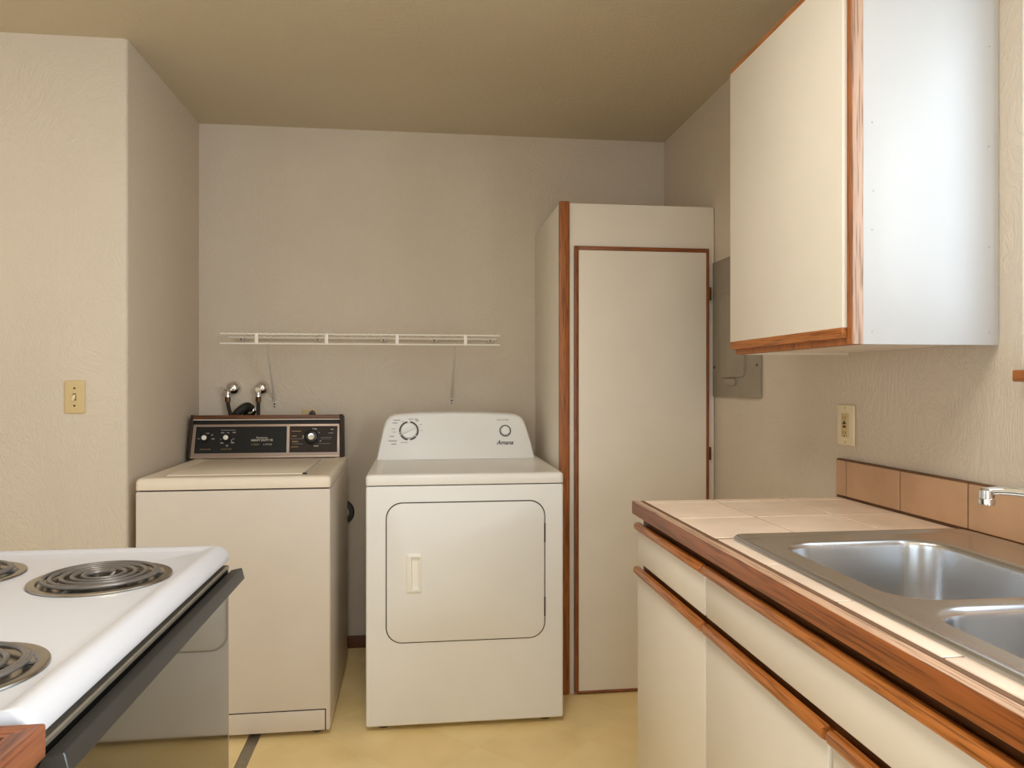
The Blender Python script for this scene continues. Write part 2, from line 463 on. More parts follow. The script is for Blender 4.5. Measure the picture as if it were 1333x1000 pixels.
for x0, x1, z1 in ((-0.645, -0.669, 1.166), (0.1545, 0.1524, 1.18)):
    bm = BM()
    tube(bm, [(x0, sy0 + 0.004, szb + 0.004), (x0, sy0 + 0.02, szb - 0.008), (x1, D - 0.014, z1 + 0.008), (x1, D - 0.006, z1 - 0.004)], 0.0052, 8)
    box(bm, x1 - 0.006, x1 + 0.006, D - 0.006, D - 0.0005, z1 - 0.034, z1 + 0.004, 0.001)
    br = obj('support_bracket', bm, M['shelfgrey'], t)
    bm = BM(); disc(bm, (x1, D - 0.0055, z1 - 0.018), 0.0042, 'y', -0.003, 10); disc(bm, (x1, D - 0.0055, z1 - 0.030), 0.003, 'y', -0.002, 8)
    obj('screw', bm, M['gasket'], br)
for x in (-0.815, -0.47, -0.17, 0.07, 0.335):
    bm = BM(); box(bm, x - 0.012, x + 0.012, sy1 - 0.008, D - 0.0005, szt - 0.014, szt + 0.004, 0.003); disc(bm, (x, sy1 - 0.007, szt - 0.007), 0.004, 'y', -0.003, 8, 1)
    obj('wall_clip', bm, [M['shelfgrey'], M['brass']], t)

# ------------------------------------------------------------------ laundry supply valves, hoses, drain
for i, (x, lab, lever) in enumerate(((-0.851, 'chrome laundry supply valve with side lever, left of the pair above the washer', True),
                                     (-0.7245, 'chrome round laundry supply valve, right of the pair above the washer', False))):
    t = thing('supply_valve', lab, 'valve', (x, D, 1.2225), group='laundry supply valves')
    bm = BM(); lathe(bm, [(0, 0), (0.034, 0), (0.034, -0.008), (0.031, -0.020), (0.023, -0.031), (0.012, -0.037), (0, -0.038)], (x, D - 0.0005, 1.2225), 'y', 24)
    obj('escutcheon', bm, M['chrome'], t)
    bx = x - (0.014 if i == 0 else 0.006)
    bm = BM(); tube(bm, [(bx, D - 0.03, 1.212), (bx, D - 0.055, 1.208), (bx, D - 0.06, 1.196), (bx, D - 0.06, 1.180)], [0.011, 0.012, 0.011, 0.010], 12)
    obj('spigot', bm, M['chrome'], t)
    bm = BM()
    if lever: tube(bm, [(bx, D - 0.058, 1.212), (bx - 0.018, D - 0.064, 1.218), (bx - 0.034, D - 0.066, 1.227)], [0.005, 0.0035, 0.006], 8)
    else: tube(bm, [(bx, D - 0.058, 1.212), (bx, D - 0.078, 1.216)], [0.008, 0.011], 10)
    obj('handle', bm, M['chrome'], t)
    bm = BM(); lathe(bm, [(0, 0), (0.0125, 0), (0.0125, 0.022), (0, 0.022)], (bx, D - 0.06, 1.160), 'z', 8); obj('coupling', bm, M['brass'], t)
t = thing('inlet_hose', 'black rubber inlet hose curving down from the left supply valve', 'hose', (-0.865, D - 0.06, 1.05), group='washer inlet hoses')
bm = BM(); tube(bm, smoothpath([(-0.865, D - 0.06, 1.165), (-0.862, D - 0.06, 1.14), (-0.848, D - 0.078, 1.105), (-0.825, D - 0.088, 1.06), (-0.80, D - 0.09, 0.98), (-0.79, D - 0.09, 0.85)]), 0.0085, 10)
obj('hose', bm, M['rubber'], t)
t = thing('inlet_hose', 'black rubber inlet hose hanging straight from the right supply valve', 'hose', (-0.7305, D - 0.06, 1.05), group='washer inlet hoses')
bm = BM(); tube(bm, smoothpath([(-0.7305, D - 0.06, 1.165), (-0.7305, D - 0.06, 1.10), (-0.729, D - 0.055, 0.98), (-0.72, D - 0.05, 0.85)]), 0.0085, 10)
obj('hose', bm, M['rubber'], t)
t = thing('drain_pipe', 'chrome ringed drain opening in the wall between the valves', 'drain', (-0.79, D, 1.118))
bm = BM(); lathe(bm, [(0.017, 0), (0.034, 0), (0.033, -0.006), (0.024, -0.012), (0.018, -0.012), (0.016, -0.002)], (-0.783, D - 0.0005, 1.119), 'y', 24); obj('ring', bm, M['chrome'], t)
t = thing('drain_hose', 'thick black corrugated drain hose bent into the wall drain', 'hose', (-0.83, D - 0.05, 1.0))
bm = BM(); pth = smoothpath([(-0.780, D - 0.004, 1.130), (-0.786, D - 0.030, 1.137), (-0.806, D - 0.048, 1.126), (-0.832, D - 0.050, 1.098), (-0.852, D - 0.045, 1.06), (-0.862, D - 0.042, 0.98), (-0.862, D - 0.042, 0.85)], 12)
tube(bm, pth, [0.0190 + (0.0014 if k % 2 else -0.0008) for k in range(len(pth))], 14)
obj('hose', bm, M['rubber'], t, angle=80)
t = thing('laundry_outlet', 'ivory wall outlet with a dark plug peeking above the washer console', 'outlet', (-0.51, D, 1.105))
bm = BM(); box(bm, -0.545, -0.475, D - 0.006, D - 0.0005, 1.005, 1.122, 0.003); obj('plate', bm, M['ivory'], t)
bm = BM(); prism(bm, [(-0.512, 1.09), (-0.478, 1.09), (-0.484, 1.112), (-0.495, 1.120), (-0.506, 1.110)], 'y', D - 0.04, D - 0.006, 0.003); obj('plug', bm, M['blackplastic'], t)
t = thing('dryer_outlet', 'round black dryer outlet low on the wall between washer and dryer', 'outlet', (-0.355, D, 0.640))
bm = BM(); lathe(bm, [(0, 0), (0.058, 0), (0.058, -0.012), (0.052, -0.02), (0.034, -0.022), (0.034, -0.012), (0, -0.012)], (-0.362, D - 0.0005, 0.640), 'y', 32); obj('housing', bm, M['blackplastic'], t)
bm = BM(); lathe(bm, [(0, 0), (0.0335, 0), (0.0335, -0.014), (0, -0.014)], (-0.362, D - 0.0105, 0.640), 'y', 24); obj('insert', bm, M['ivory_light'], t)

# ------------------------------------------------------------------ washing machine
W0, W1, WF, WB = -0.9655, -0.3133, 2.7044, 3.42
t = thing('washing_machine', 'almond top-loading washing machine with black and woodgrain control console', 'washing machine', (W1, WF, 0), rz=0.010)
bm = BM(); box(bm, W0, W1, WF, WB, 0.0, 0.872, 0.006, 3)
for v in bm.verts:
    if v.co.z < 0.03: v.co.z = max(v.co.z, 0) + 0.0185
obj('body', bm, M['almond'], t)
bm = BM(); box(bm, W0 + 0.008, W1 - 0.008, WF + 0.008, WB - 0.008, 0.870, 0.878); obj('seam', bm, M['shade'], t)
bm = BM()
px0, px1, pz0, pz1 = W0 - 0.001, W1 - 0.018, 0.0194, 0.092
box(bm, W0 + 0.012, px1, WF - 0.0035, WF + 0.004, 0.021, pz1, 0.002); obj('toe_panel', bm, M['almond'], t)
bm = BM(); box(bm, W0 + 0.012, px1 + 0.003, WF - 0.0012, WF + 0.002, 0.021, pz1 + 0.003); obj('toe_panel_gap', bm, M['shade'], t)
# top deck: rounded apron with a raised border
bm = BM()
lps = []
for ins, z, r in ((0.0, 0.877, 0.012), (-0.001, 0.882, 0.012), (-0.001, 0.905, 0.014), (0.002, 0.912, 0.014), (0.007, 0.9165, 0.014), (0.013, 0.918, 0.014), (0.045, 0.918, 0.012), (0.052, 0.9155, 0.01)):
    lps.append([(u, v, z) for u, v in rr(W0 + ins, W1 - ins, WF + ins, WB - ins * 0.2, r, 5)])
loft(bm, lps); obj('top_deck', bm, M['almond_top_lit'], t)
bm = BM(); box(bm, W0 + 0.075, W1 - 0.105, WF + 0.085, 3.33, 0.914, 0.9195, 0.003); lid = obj('lid', bm, M['almond_top_lit'], t)
bm = BM(); box(bm, W1 - 0.1045, W1 - 0.1005, WF + 0.09, 3.32, 0.914, 0.9175); obj('lid_slot', bm, M['white'], t)
bm = BM(); lathe(bm, [(0, 0), (0.008, 0), (0.008, 0.004), (0.005, 0.005), (0, 0.005)], (W1 - 0.100, WF + 0.086, 0.9155), 'z', 12); obj('lid_bumper', bm, M['blackplastic'], t)
for x in (W0 + 0.06, W1 - 0.05):
    for y in (WF + 0.05, WB - 0.06):
        bm = BM(); lathe(bm, [(0, 0), (0.02, 0), (0.02, 0.008), (0.008, 0.010), (0.008, 0.03), (0, 0.03)], (x, y, 0), 'z', 14); obj('foot', bm, M['gasket'], t)
# console: a leaning face built in face coordinates u (x), v (up the face), d (out of the face)
cu0, cu1 = -0.989, -0.328
cb, ct = Vector((0, 3.375, 0.919)), Vector((0, 3.402, 1.105))
fv = (ct - cb); CHH = fv.length; fv.normalize(); fd = Vector((0, -fv.z, fv.y))


def F(u, v, d=0.0): return Vector((u, 0, 0)) + cb + fv * v + fd * d


def fbox(bm, u0, u1, v0, v1, d0, d1, bev=0.0, tl=0.0, tr=0.0, mi=0):
    """box in face coordinates; tl/tr taper of left/right edges at the top"""
    q = BM(); bmesh.ops.create_cube(q, size=1.0)
    for v in q.verts:
        s, h, k = v.co.x + 0.5, v.co.y + 0.5, v.co.z + 0.5
        a = u0 + tl * h; b = u1 - tr * h
        v.co = F(a + (b - a) * s, v0 + (v1 - v0) * h, d0 + (d1 - d0) * k)
    bmesh.ops.recalc_face_normals(q, faces=q.faces[:])
    if bev: bmesh.ops.bevel(q, geom=q.edges[:], offset=bev, segments=2, profile=0.5, affect='EDGES')
    absorb(bm, q, mi)


bm = BM(); fbox(bm, cu0 + 0.012, cu1 - 0.012, 0.0, CHH - 0.018, -0.075, -0.006, 0.002, 0.010, 0.004); con = obj('console', bm, M['blackmat'], t)
for u0, u1, tl, tr in ((cu0, cu0 + 0.013, 0.011, -0.011), (cu1 - 0.015, cu1, -0.004, 0.004)):
    bm = BM(); fbox(bm, u0, u1, -0.002, CHH + 0.002, -0.085, 0.006, 0.003, tl, tr); obj('end_cap', bm, M['brownpanel'], con)
bm = BM(); fbox(bm, cu0 + 0.020, cu1 - 0.016, CHH - 0.019, CHH, -0.08, 0.004, 0.002); obj('woodgrain_strip', bm, M['darkwood_x'], con, label='woodgrain strip along the top of the console')
bm = BM(); fbox(bm, cu0 + 0.022, cu1 - 0.017, CHH - 0.0225, CHH - 0.0185, -0.02, 0.006, 0.001); obj('bright_trim', bm, M['shelfgrey'], con)
vb, vt = 0.008, CHH - 0.0405
bm = BM(); fbox(bm, cu0 + 0.014, cu1 - 0.016, vb, vt, -0.012, 0.002, 0.001, 0.009, 0.003); fr = obj('control_frame', bm, M['champagne'], con)
bm = BM(); fbox(bm, cu0 + 0.014, cu1 - 0.016, 0.0, 0.009, -0.012, 0.005, 0.001); obj('bright_trim', bm, M['champagne'], con)
ud = -0.5665
bm = BM(); fbox(bm, cu0 + 0.030, ud - 0.006, vb + 0.014, vt - 0.010, -0.004, 0.003, 0.0, 0.006, 0); lp_ = obj('control_panel', bm, M['blackpanel'], con)
bm = BM(); fbox(bm, ud + 0.006, cu1 - 0.027, vb + 0.014, vt - 0.010, -0.004, 0.003); rp_ = obj('control_panel', bm, M['brownpanel'], con)


def knob(name, u, v, prof, mat, parent, n=20, d0=0.003):
    bm = BM(); loops = []
    for r, h in prof:
        loops.append([F(u + max(r, 1e-5) * math.cos(2 * PI * k / n), v + max(r, 1e-5) * math.sin(2 * PI * k / n), d0 + h) for k in range(n)])
    loft(bm, loops); return obj(name, bm, mat, parent)


zk = lambda z: (z - 0.919) / fv.z
for u in (-0.916, -0.8263):
    k = knob('knob', u, zk(1.0075), [(0, 0), (0.021, 0), (0.020, 0.006), (0.013, 0.012), (0.013, 0.016), (0, 0.016)], M['blackplastic'], con)
    knob('knob_cap', u, zk(1.0075), [(0, 0.0155), (0.0105, 0.0155), (0.0105, 0.0175), (0.0085, 0.0185), (0, 0.0185)], M['shelfwhite'], k)
k = knob('timer_knob', -0.4644, zk(1.0077), [(0, 0), (0.034, 0), (0.034, 0.006), (0.027, 0.009), (0.025, 0.022), (0.020, 0.024), (0, 0.024)], M['blackplastic'], con, 28)
knob('knob_cap', -0.4644, zk(1.0077), [(0, 0.0235), (0.0155, 0.0235), (0.0155, 0.026), (0.013, 0.028), (0.007, 0.0275), (0, 0.028)], M['chrome'], k)
FM = lambda u, v, d=0.0034: Matrix(((1, 0, 0, F(u, v, d).x), (0, fv.y, fd.y, F(u, v, d).y), (0, fv.z, fd.z, F(u, v, d).z), (0, 0, 0, 1)))
text('lettering', 'Kenmore', M['print_white'], lp_, FM(-0.6775, zk(1.0065)), 0.0125)
text('lettering', 'HEAVY DUTY 70', M['print_white'], lp_, FM(-0.6775, zk(0.9950)), 0.0125, offset=0.0003)
text('lettering', '2 SPEED', M['print_tan'], lp_, FM(-0.7050, zk(0.9770)), 0.0095)
text('lettering', '6 CYCLE', M['print_white'], lp_, FM(-0.6530, zk(0.9770)), 0.0095)
text('lettering', 'WATER LEVEL', M['print_tan'], lp_, FM(-0.912, zk(0.9580)), 0.0075)
text('lettering', 'WATER TEMP', M['print_tan'], lp_, FM(-0.8263, zk(0.9580)), 0.0075)
bm = BM()
for (u, z, q, h) in ((-0.941, 1.004, .010, .004), (-0.906, 1.027, .014, .004), (-0.887, 1.020, .009, .004), (-0.882, 1.003, .012, .005), (-0.924, 1.022, .006, .003),
                     (-0.843, 1.029, .014, .005), (-0.820, 1.029, .009, .005), (-0.795, 1.030, .013, .005), (-0.847, 1.001, .010, .003), (-0.845, 0.985, .013, .005),
                     (-0.823, 0.973, .009, .006), (-0.800, 0.986, .013, .006), (-0.797, 1.002, .009, .003), (-0.820, 1.040, .060, .002), (-0.805, 0.994, .003, .011)):
    fbox(bm, u - q / 2, u + q / 2, zk(z) - h / 2, zk(z) + h / 2, 0.003, 0.0036)
obj('printed_marks', bm, M['print_grey'], lp_, kind='stuff')
bm = BM()
for (u, z, q, h) in ((-0.454, 1.042, .020, .007), (-0.502, 1.008, .006, .015), (-0.446, 0.968, .020, .006), (-0.428, 0.990, .006, .006), (-0.434, 1.026, .006, .006),
                     (-0.480, 1.036, .006, .004), (-0.525, 1.000, .045, .0012), (-0.525, 0.978, .045, .0012), (-0.403, 1.005, .05, .0012), (-0.403, 0.999, .045, .0012),
                     (-0.410, 0.978, .05, .0012), (-0.378, 1.040, .012, .005), (-0.383, 1.024, .02, .003)):
    fbox(bm, u - q / 2, u + q / 2, zk(z) - h / 2, zk(z) + h / 2, 0.003, 0.0036)
obj('printed_marks', bm, M['print_grey'], rp_, kind='stuff')
bm = BM()
for (u, z, q, h) in ((-0.532, 1.033, .040, .003), (-0.540, 1.012, .02, .004), (-0.536, 0.988, .026, .004), (-0.538, 0.965, .03, .003), (-0.545, 1.000, .02, .002)):
    fbox(bm, u - q / 2, u + q / 2, zk(z) - h / 2, zk(z) + h / 2, 0.003, 0.0036)
obj('printed_marks', bm, M['print_tan'], rp_, kind='stuff')

# ------------------------------------------------------------------ clothes dryer
X0, X1, YF, YB = -0.1895, 0.5235, 2.6995, 3.40
t = thing('clothes_dryer', 'white front-loading clothes dryer with rounded console beside the pantry', 'dryer', ((X0 + X1) / 2, 3.05, 0))
bm = BM(); box(bm, X0, X1, YF, YB, 0.02, 0.877, 0.008, 3); obj('body', bm, M['dryer_white'], t)
bm = BM(); box(bm, X0 + 0.006, X1 - 0.006, YF + 0.006, YB - 0.006, 0.874, 0.883); obj('seam', bm, M['gasket'], t)
bm = BM(); lps = []
for ins, z, r in ((0.0, 0.8805, 0.012), (-0.001, 0.884, 0.012), (-0.001, 0.908, 0.014), (0.001, 0.914, 0.014), (0.005, 0.918, 0.014), (0.011, 0.919, 0.014), (0.040, 0.919, 0.012), (0.046, 0.916, 0.01)):
    lps.append([(u, v, z) for u, v in rr(X0 + ins, X1 - ins, YF + ins, YB - ins * 0.2, r, 5)])
loft(bm, lps); obj('top_deck', bm, M['dryer_top'], t)
for x in (X0 + 0.06, X1 - 0.06):
    for y in (YF + 0.06, YB - 0.06):
        bm = BM(); lathe(bm, [(0, 0), (0.022, 0), (0.02, 0.008), (0.009, 0.010), (0.009, 0.028), (0, 0.028)], (x, y, 0), 'z', 14); obj('foot', bm, M['gasket'], t)
# door
dl, dr, db, dt = -0.116, 0.4525, 0.3195, 0.8155
bm = BM(); prism(bm, rr(dl - 0.0038, dr + 0.0038, db - 0.0038, dt + 0.0038, 0.058, 10), 'y', YF - 0.001, YF + 0.004); obj('door_gap', bm, M['gasket'], t)
hx0, hx1, hz0, hz1 = -0.0467, 0.0078, 0.4976, 0.6365
def yl(p, y): return [(u, y, v) for u, v in p]
def dd(i): return rr(dl + i, dr - i, db + i, dt - i, 0.055 - i, 10)
bm = BM(); loft(bm, [yl(dd(0), YF - 0.0005), yl(dd(0), YF - 0.0035), yl(dd(0.0012), YF - 0.0058), yl(dd(0.0035), YF - 0.007), yl(rr(-0.0315, 0.0025, 0.5065, 0.6270, 0.004, 10), YF - 0.007)], cap0=False, cap1=False)
door = obj('door', bm, M['dryer_white'], t)
bm = BM()
loft(bm, [yl(rr(hx0, hx1, hz0, hz1, 0.006, 4), YF - 0.006), yl(rr(hx0 + .001, hx1 - .001, hz0 + .001, hz1 - .001, 0.006, 4), YF - 0.013), yl(rr(hx0 + .004, hx1 - .004, hz0 + .004, hz1 - .004, 0.005, 4), YF - 0.015),
          yl(rr(-0.0295, 0.0008, 0.5085, 0.6250, 0.004, 4), YF - 0.015), yl(rr(-0.0255, 0.0002, 0.5115, 0.6235, 0.004, 4), YF - 0.0016)], cap0=False)
obj('handle', bm, M['handle_white'], door, label='recessed white pull')
for z in (0.43, 0.70):
    bm = BM(); box(bm, dr - 0.002, dr + 0.004, YF - 0.0065, YF, z - 0.035, z + 0.035, 0.001); obj('hinge', bm, M['gasket'], t)
# console: outline extruded, leaning back a little
oc = [(-0.1834, 0.917), (0.5021, 0.917), (0.4880, 0.985), (0.4690, 1.050), (0.4600, 1.078), (0.4480, 1.095), (0.4300, 1.105), (0.4000, 1.110),
      (0.30, 1.1150), (0.145, 1.118), (0.0, 1.1165), (-0.075, 1.1120), (-0.112, 1.1080), (-0.132, 1.0990), (-0.145, 1.0830), (-0.155, 1.053), (-0.170, 0.985)]
lean = 0.22
def dlean(p, y0, ins=0.0):
    cx, cz = 0.158, 1.01; out = []
    for u, v in p:
        uu = u + ins * (1 if u < cx else -1) * (0.6 if v < 1.09 else 1); vv = v - ins * (1 if v > 0.95 else 0)
        out.append((uu, y0 + (v - 0.917) * lean, vv))
    return out
bm = BM(); loft(bm, [dlean(oc, 3.36), dlean(oc, 3.252), dlean(oc, 3.245, 0.002), dlean(oc, 3.239, 0.006), dlean(oc, 3.236, 0.014)])
con = obj('console', bm, M['dryer_white'], t)
cv = Vector((0, lean, 1)).normalized(); cd = Vector((0, -1, lean)).normalized()
def G(u, z, d=0.0): return Vector((u, 3.236 + (z - 0.917) * lean, z)) + cd * d
def gk(name, u, z, prof, mat, parent, n=28):
    bm = BM(); loops = []
    for r, h in prof:
        loops.append([G(u, z, h) + Vector((1, 0, 0)) * (max(r, 1e-5) * math.cos(2 * PI * k / n)) + cv * (max(r, 1e-5) * math.sin(2 * PI * k / n)) for k in range(n)])
    loft(bm, loops); return obj(name, bm, mat, parent)
def gseg(bm, u, z, r0, r1, a0, a1, d, n=10):
    loops = []
    for k in range(n + 1):
        a = math.radians(a0 + (a1 - a0) * k / n); e = Vector((1, 0, 0)) * math.cos(a) + cv * math.sin(a); p = G(u, z, 0)
        loops.append([p + e * r0, p + e * r1, p + e * r1 + cd * d, p + e * r0 + cd * d])
    loft(bm, loops)
kx, kz = -0.0455, 1.0395
bm = BM()
for a0, a1 in ((100, 188), (193, 201), (208, 262), (278, 318), (326, 442)): gseg(bm, kx, kz, 0.036, 0.042, a0, a1, 0.0008)
obj('dial_ring', bm, M['print_dark'], con, kind='stuff')
k = gk('timer_knob', kx, kz, [(0, 0), (0.0345, 0), (0.034, 0.010), (0.031, 0.016), (0.0, 0.017)], M['dryer_white'], con)
bm = BM(); q = BM(); bmesh.ops.create_cube(q, size=1.0)
dirv = (Vector((1, 0, 0)) * 0.9 + cv * 0.45).normalized(); nv = cd.cross(dirv)
for v in q.verts: v.co = G(kx, kz, 0.021) + dirv * (v.co.x * 0.056) + nv * (v.co.y * 0.010) + cd * (v.co.z * 0.014)
bmesh.ops.bevel(q, geom=q.edges[:], offset=0.003, segments=2, profile=0.5, affect='EDGES'); absorb(bm, q); obj('grip', bm, M['dryer_white'], k)
bm = BM(); gseg(bm, 0.3735, 1.0365, 0.0215, 0.0255, 0, 359.9, 0.0008, 28); obj('dial_ring', bm, M['print_dark'], con)
gk('start_knob', 0.3735, 1.0365, [(0, 0), (0.020, 0), (0.0195, 0.010), (0.017, 0.014), (0, 0.015)], M['dryer_white'], con)
GM = lambda u, z, d=0.0004: Matrix(((1, 0, 0, G(u, z, d).x), (0, cv.y, cd.y, G(u, z, d).y), (0, cv.z, cd.z, G(u, z, d).z), (0, 0, 0, 1)))
text('lettering', 'Amana', M['print_dark'], con, GM(0.3700, 0.9850), 0.026, shear=0.35, offset=0.0004)
text('lettering', 'PUSH TO START', M['print_grey'], con, GM(0.3640, 1.0830), 0.0075)
bm = BM()
for (u, z, q, h) in ((-0.098, 1.085, .030, .003), (-0.105, 1.073, .022, .003), (-0.072, 1.079, .012, .002), (-0.112, 1.048, .016, .002), (-0.108, 1.034, .014, .002), (-0.118, 1.016, .018, .003),
                     (-0.115, 0.997, .036, .003), (-0.110, 0.983, .022, .003), (-0.013, 1.089, .014, .003), (-0.010, 1.082, .012, .003), (0.006, 1.066, .008, .002), (0.010, 1.040, .006, .002),
                     (-0.038, 1.089, .02, .002), (-0.065, 0.990, .03, .002)):
    P = [G(u - q / 2, z - h / 2, 0.0002), G(u + q / 2, z - h / 2, 0.0002), G(u + q / 2, z + h / 2, 0.0002), G(u - q / 2, z + h / 2, 0.0002)]
    loft(bm, [P, [p + cd * 0.0003 for p in P]])
obj('printed_marks', bm, M['print_grey'], con, kind='stuff')

# ------------------------------------------------------------------ light switch on the left wall, outlet over the counter
t = thing('light_switch', 'ivory toggle light switch on the textured wall left of the washer', 'switch', (-1.1755, DL, 1.198))
bm = BM(); box(bm, -1.2085, -1.1425, DL - 0.007, DL - 0.0005, 1.1415, 1.2545, 0.003, 3); pl_ = obj('plate', bm, M['ivory'], t)
bm = BM(); box(bm, -1.1805, -1.1705, DL - 0.0075, DL - 0.006, 1.186, 1.210); obj('slot', bm, M['brass'], pl_)
bm = BM(); prism(bm, [(DL - 0.006, 1.208), (DL - 0.006, 1.192), (DL - 0.020, 1.186), (DL - 0.022, 1.192)], 'x', -1.1795, -1.1715, 0.001); obj('toggle', bm, M['ivory_light'], t)
for z in (1.228, 1.168):
    bm = BM(); disc(bm, (-1.1755, DL - 0.0068, z), 0.0035, 'y', -0.0015, 10); obj('screw', bm, M['brass'], t)
t = thing('wall_outlet', 'ivory GFCI outlet on the wall above the tile backsplash', 'outlet', (XR, 1.9876, 1.127))
bm = BM(); box(bm, XR - 0.008, XR - 0.0005, 1.9455, 2.0285, 1.0685, 1.1845, 0.0035, 3); pl_ = obj('plate', bm, M['ivory_light'], t)
bm = BM(); box(bm, XR - 0.0105, XR - 0.007, 1.9705, 2.0035, 1.093, 1.160, 0.001); rc = obj('receptacle', bm, M['ivory'], t)
for z, mt, nm in ((1.1325, 'gasket', 'test_button'), (1.1225, 'brass', 'reset_button')):
    bm = BM(); box(bm, XR - 0.012, XR - 0.010, 1.980, 1.994, z - 0.0032, z + 0.0032, 0.0006); obj(nm, bm, M[mt], rc)
bm = BM()
for z in (1.148, 1.106):
    for y in (1.981, 1.993): box(bm, XR - 0.0108, XR - 0.010, y - 0.0009, y + 0.0009, z - 0.004, z + 0.004)
    box(bm, XR - 0.0108, XR - 0.010, 1.9845, 1.9895, z - 0.0115, z - 0.0075)
obj('slots', bm, M['shade'], rc, kind='stuff')
for z in (1.175, 1.078):
    bm = BM(); disc(bm, (XR - 0.0078, 1.987, z), 0.003, 'x', -0.0015, 10); obj('screw', bm, M['ivory'], t)

# ------------------------------------------------------------------ base cabinets under the counter
FX, YE, CT = 0.5977, 2.003, 0.9215     # door face plane, far end, tile top
def pull(bm, y0, y1, z0, z1):
    """rounded continuous wooden finger pull along y"""
    prism(bm, [(FX + 0.0155, z0), (FX - 0.004, z0), (FX - 0.0105, z0 + 0.004), (FX - 0.0135, z0 + 0.010), (FX - 0.0130, z1 - 0.007), (FX - 0.0095, z1 - 0.001), (FX - 0.005, z1), (FX + 0.0025, z1 - 0.0005), (FX + 0.005, z1 - 0.011), (FX + 0.0155, z1 - 0.011)], 'y', y0, y1, 0.0035, 2)
def front(name, parent, y0, y1, z0, z1, ph=0.0225):
    bm = BM(); box(bm, FX, FX + 0.0155, y0, y1, z0, z1 - ph, 0.0008); o = obj(name, bm, M['laminate'], parent)
    bm = BM(); pull(bm, y0 - 0.0005, y1 + 0.0005, z1 - ph, z1); obj('wooden_pull', bm, M['pull_y'], o)
    return o
def cabinet(name, label, y0, y1, fronts, group, hollow=False):
    t = thing(name, label, 'cabinet', (0.9, (y0 + y1) / 2, 0), group=group)
    bm = BM()
    if hollow:
        box(bm, FX + 0.034, XR - 0.004, y0, y0 + 0.016, 0.10, 0.8815); box(bm, FX + 0.034, XR - 0.004, y1 - 0.016, y1, 0.10, 0.8815)
        box(bm, FX + 0.034, XR - 0.012, y0 + 0.016, y1 - 0.016, 0.10, 0.118); box(bm, XR - 0.012, XR - 0.004, y0 + 0.016, y1 - 0.016, 0.10, 0.8815)
    else: box(bm, FX + 0.034, XR - 0.004, y0, y1, 0.10, 0.8815)
    box(bm, FX + 0.085, XR - 0.004, y0 + 0.001, y1 - 0.001, 0.0, 0.101); obj('body', bm, M['laminate'], t)
    bm = BM()
    for (a, b, c, d) in ((y0, y0 + 0.035, 0.10, 0.8815), (y1 - 0.035, y1, 0.10, 0.8815), (y0 + .035, y1 - .035, 0.855, 0.8815), (y0 + .035, y1 - .035, 0.715, 0.765), (y0 + .035, y1 - .035, 0.10, 0.135)):
        box(bm, FX + 0.0155, FX + 0.034, a, b, c, d)
    obj('face_frame', bm, M['darkwood_y'], t)
    for f in fronts: front(f[0], t, *f[1:])
    return t
cabinet('base_cabinet', 'almond base cabinet at the far end of the counter with one drawer and one door', 1.511, YE,
        [('drawer', 1.5165, YE - 0.001, 0.7550, 0.8635), ('door', 1.5165, YE + 0.004, 0.095, 0.7415)], 'almond base cabinets')
cabinet('sink_base_cabinet', 'long almond base cabinet under the steel sink with a wide false drawer front', 0.535, 1.5105,
        [('drawer_front', 0.545, 1.5075, 0.7550, 0.8635), ('door', 1.036, 1.5075, 0.095, 0.7415), ('door', 0.545, 1.0235, 0.095, 0.7415)], 'almond base cabinets', True)
cabinet('base_cabinet', 'almond base cabinet nearest the camera, below the near end of the sink counter', -0.20, 0.5345,
        [('drawer', -0.195, 0.535, 0.7550, 0.8635), ('door', -0.195, 0.535, 0.095, 0.7415)], 'almond base cabinets')

# ------------------------------------------------------------------ tiled countertop
CE = 2.015
t = thing('countertop', 'tiled countertop with pinkish beige tiles and thick oak front edge', 'countertop', (0.9, 0.9, 0.883))
SX0, SX1, SY0, SY1 = 0.642, 1.175, 0.667, 1.505     # sink rim outline
hx = (SX0 + 0.012, SX1 - 0.008, SY0 + 0.012, SY1 - 0.012)
bm = BM(); zs0, zs1 = 0.8820, 0.9201
box(bm, 0.606, hx[0], -0.2, CE - 0.012, zs0, zs1); box(bm, hx[1], 1.1885, -0.2, CE - 0.012, zs0, zs1)
box(bm, hx[0], hx[1], hx[3], CE - 0.012, zs0, zs1); box(bm, hx[0], hx[1], -0.2, hx[2], zs0, zs1)
obj('grout_bed', bm, M['grout_light'], t)
bm = BM(); box(bm, 0.5835, 0.6060, -0.2, CE, 0.8850, 0.9195, 0.0015, 2); obj('front_edging', bm, M['edge_oak'], t, label='thick oak edge along the front')
bm = BM(); box(bm, 0.5850, 0.6045, -0.2, CE - 0.001, 0.9190, 0.9203, 0.0004, 1); obj('worn_sheen_top', bm, M['oak_worn_sheen'], t, label='worn strip of the oak edge with window sheen painted in')
bm = BM(); box(bm, 0.6062, 1.1885, CE - 0.0118, CE, 0.8835, 0.9195, 0.0015, 1); obj('end_edging', bm, M['oak_x'], t)
cols = [0.6135, 0.8110, 1.0145, 1.1885]
rows = [CE - 0.0125, 1.957, 1.730, 1.502, 1.2735, 1.045, 0.8165, 0.588, 0.3595, 0.131, -0.0975]
tiles = {}
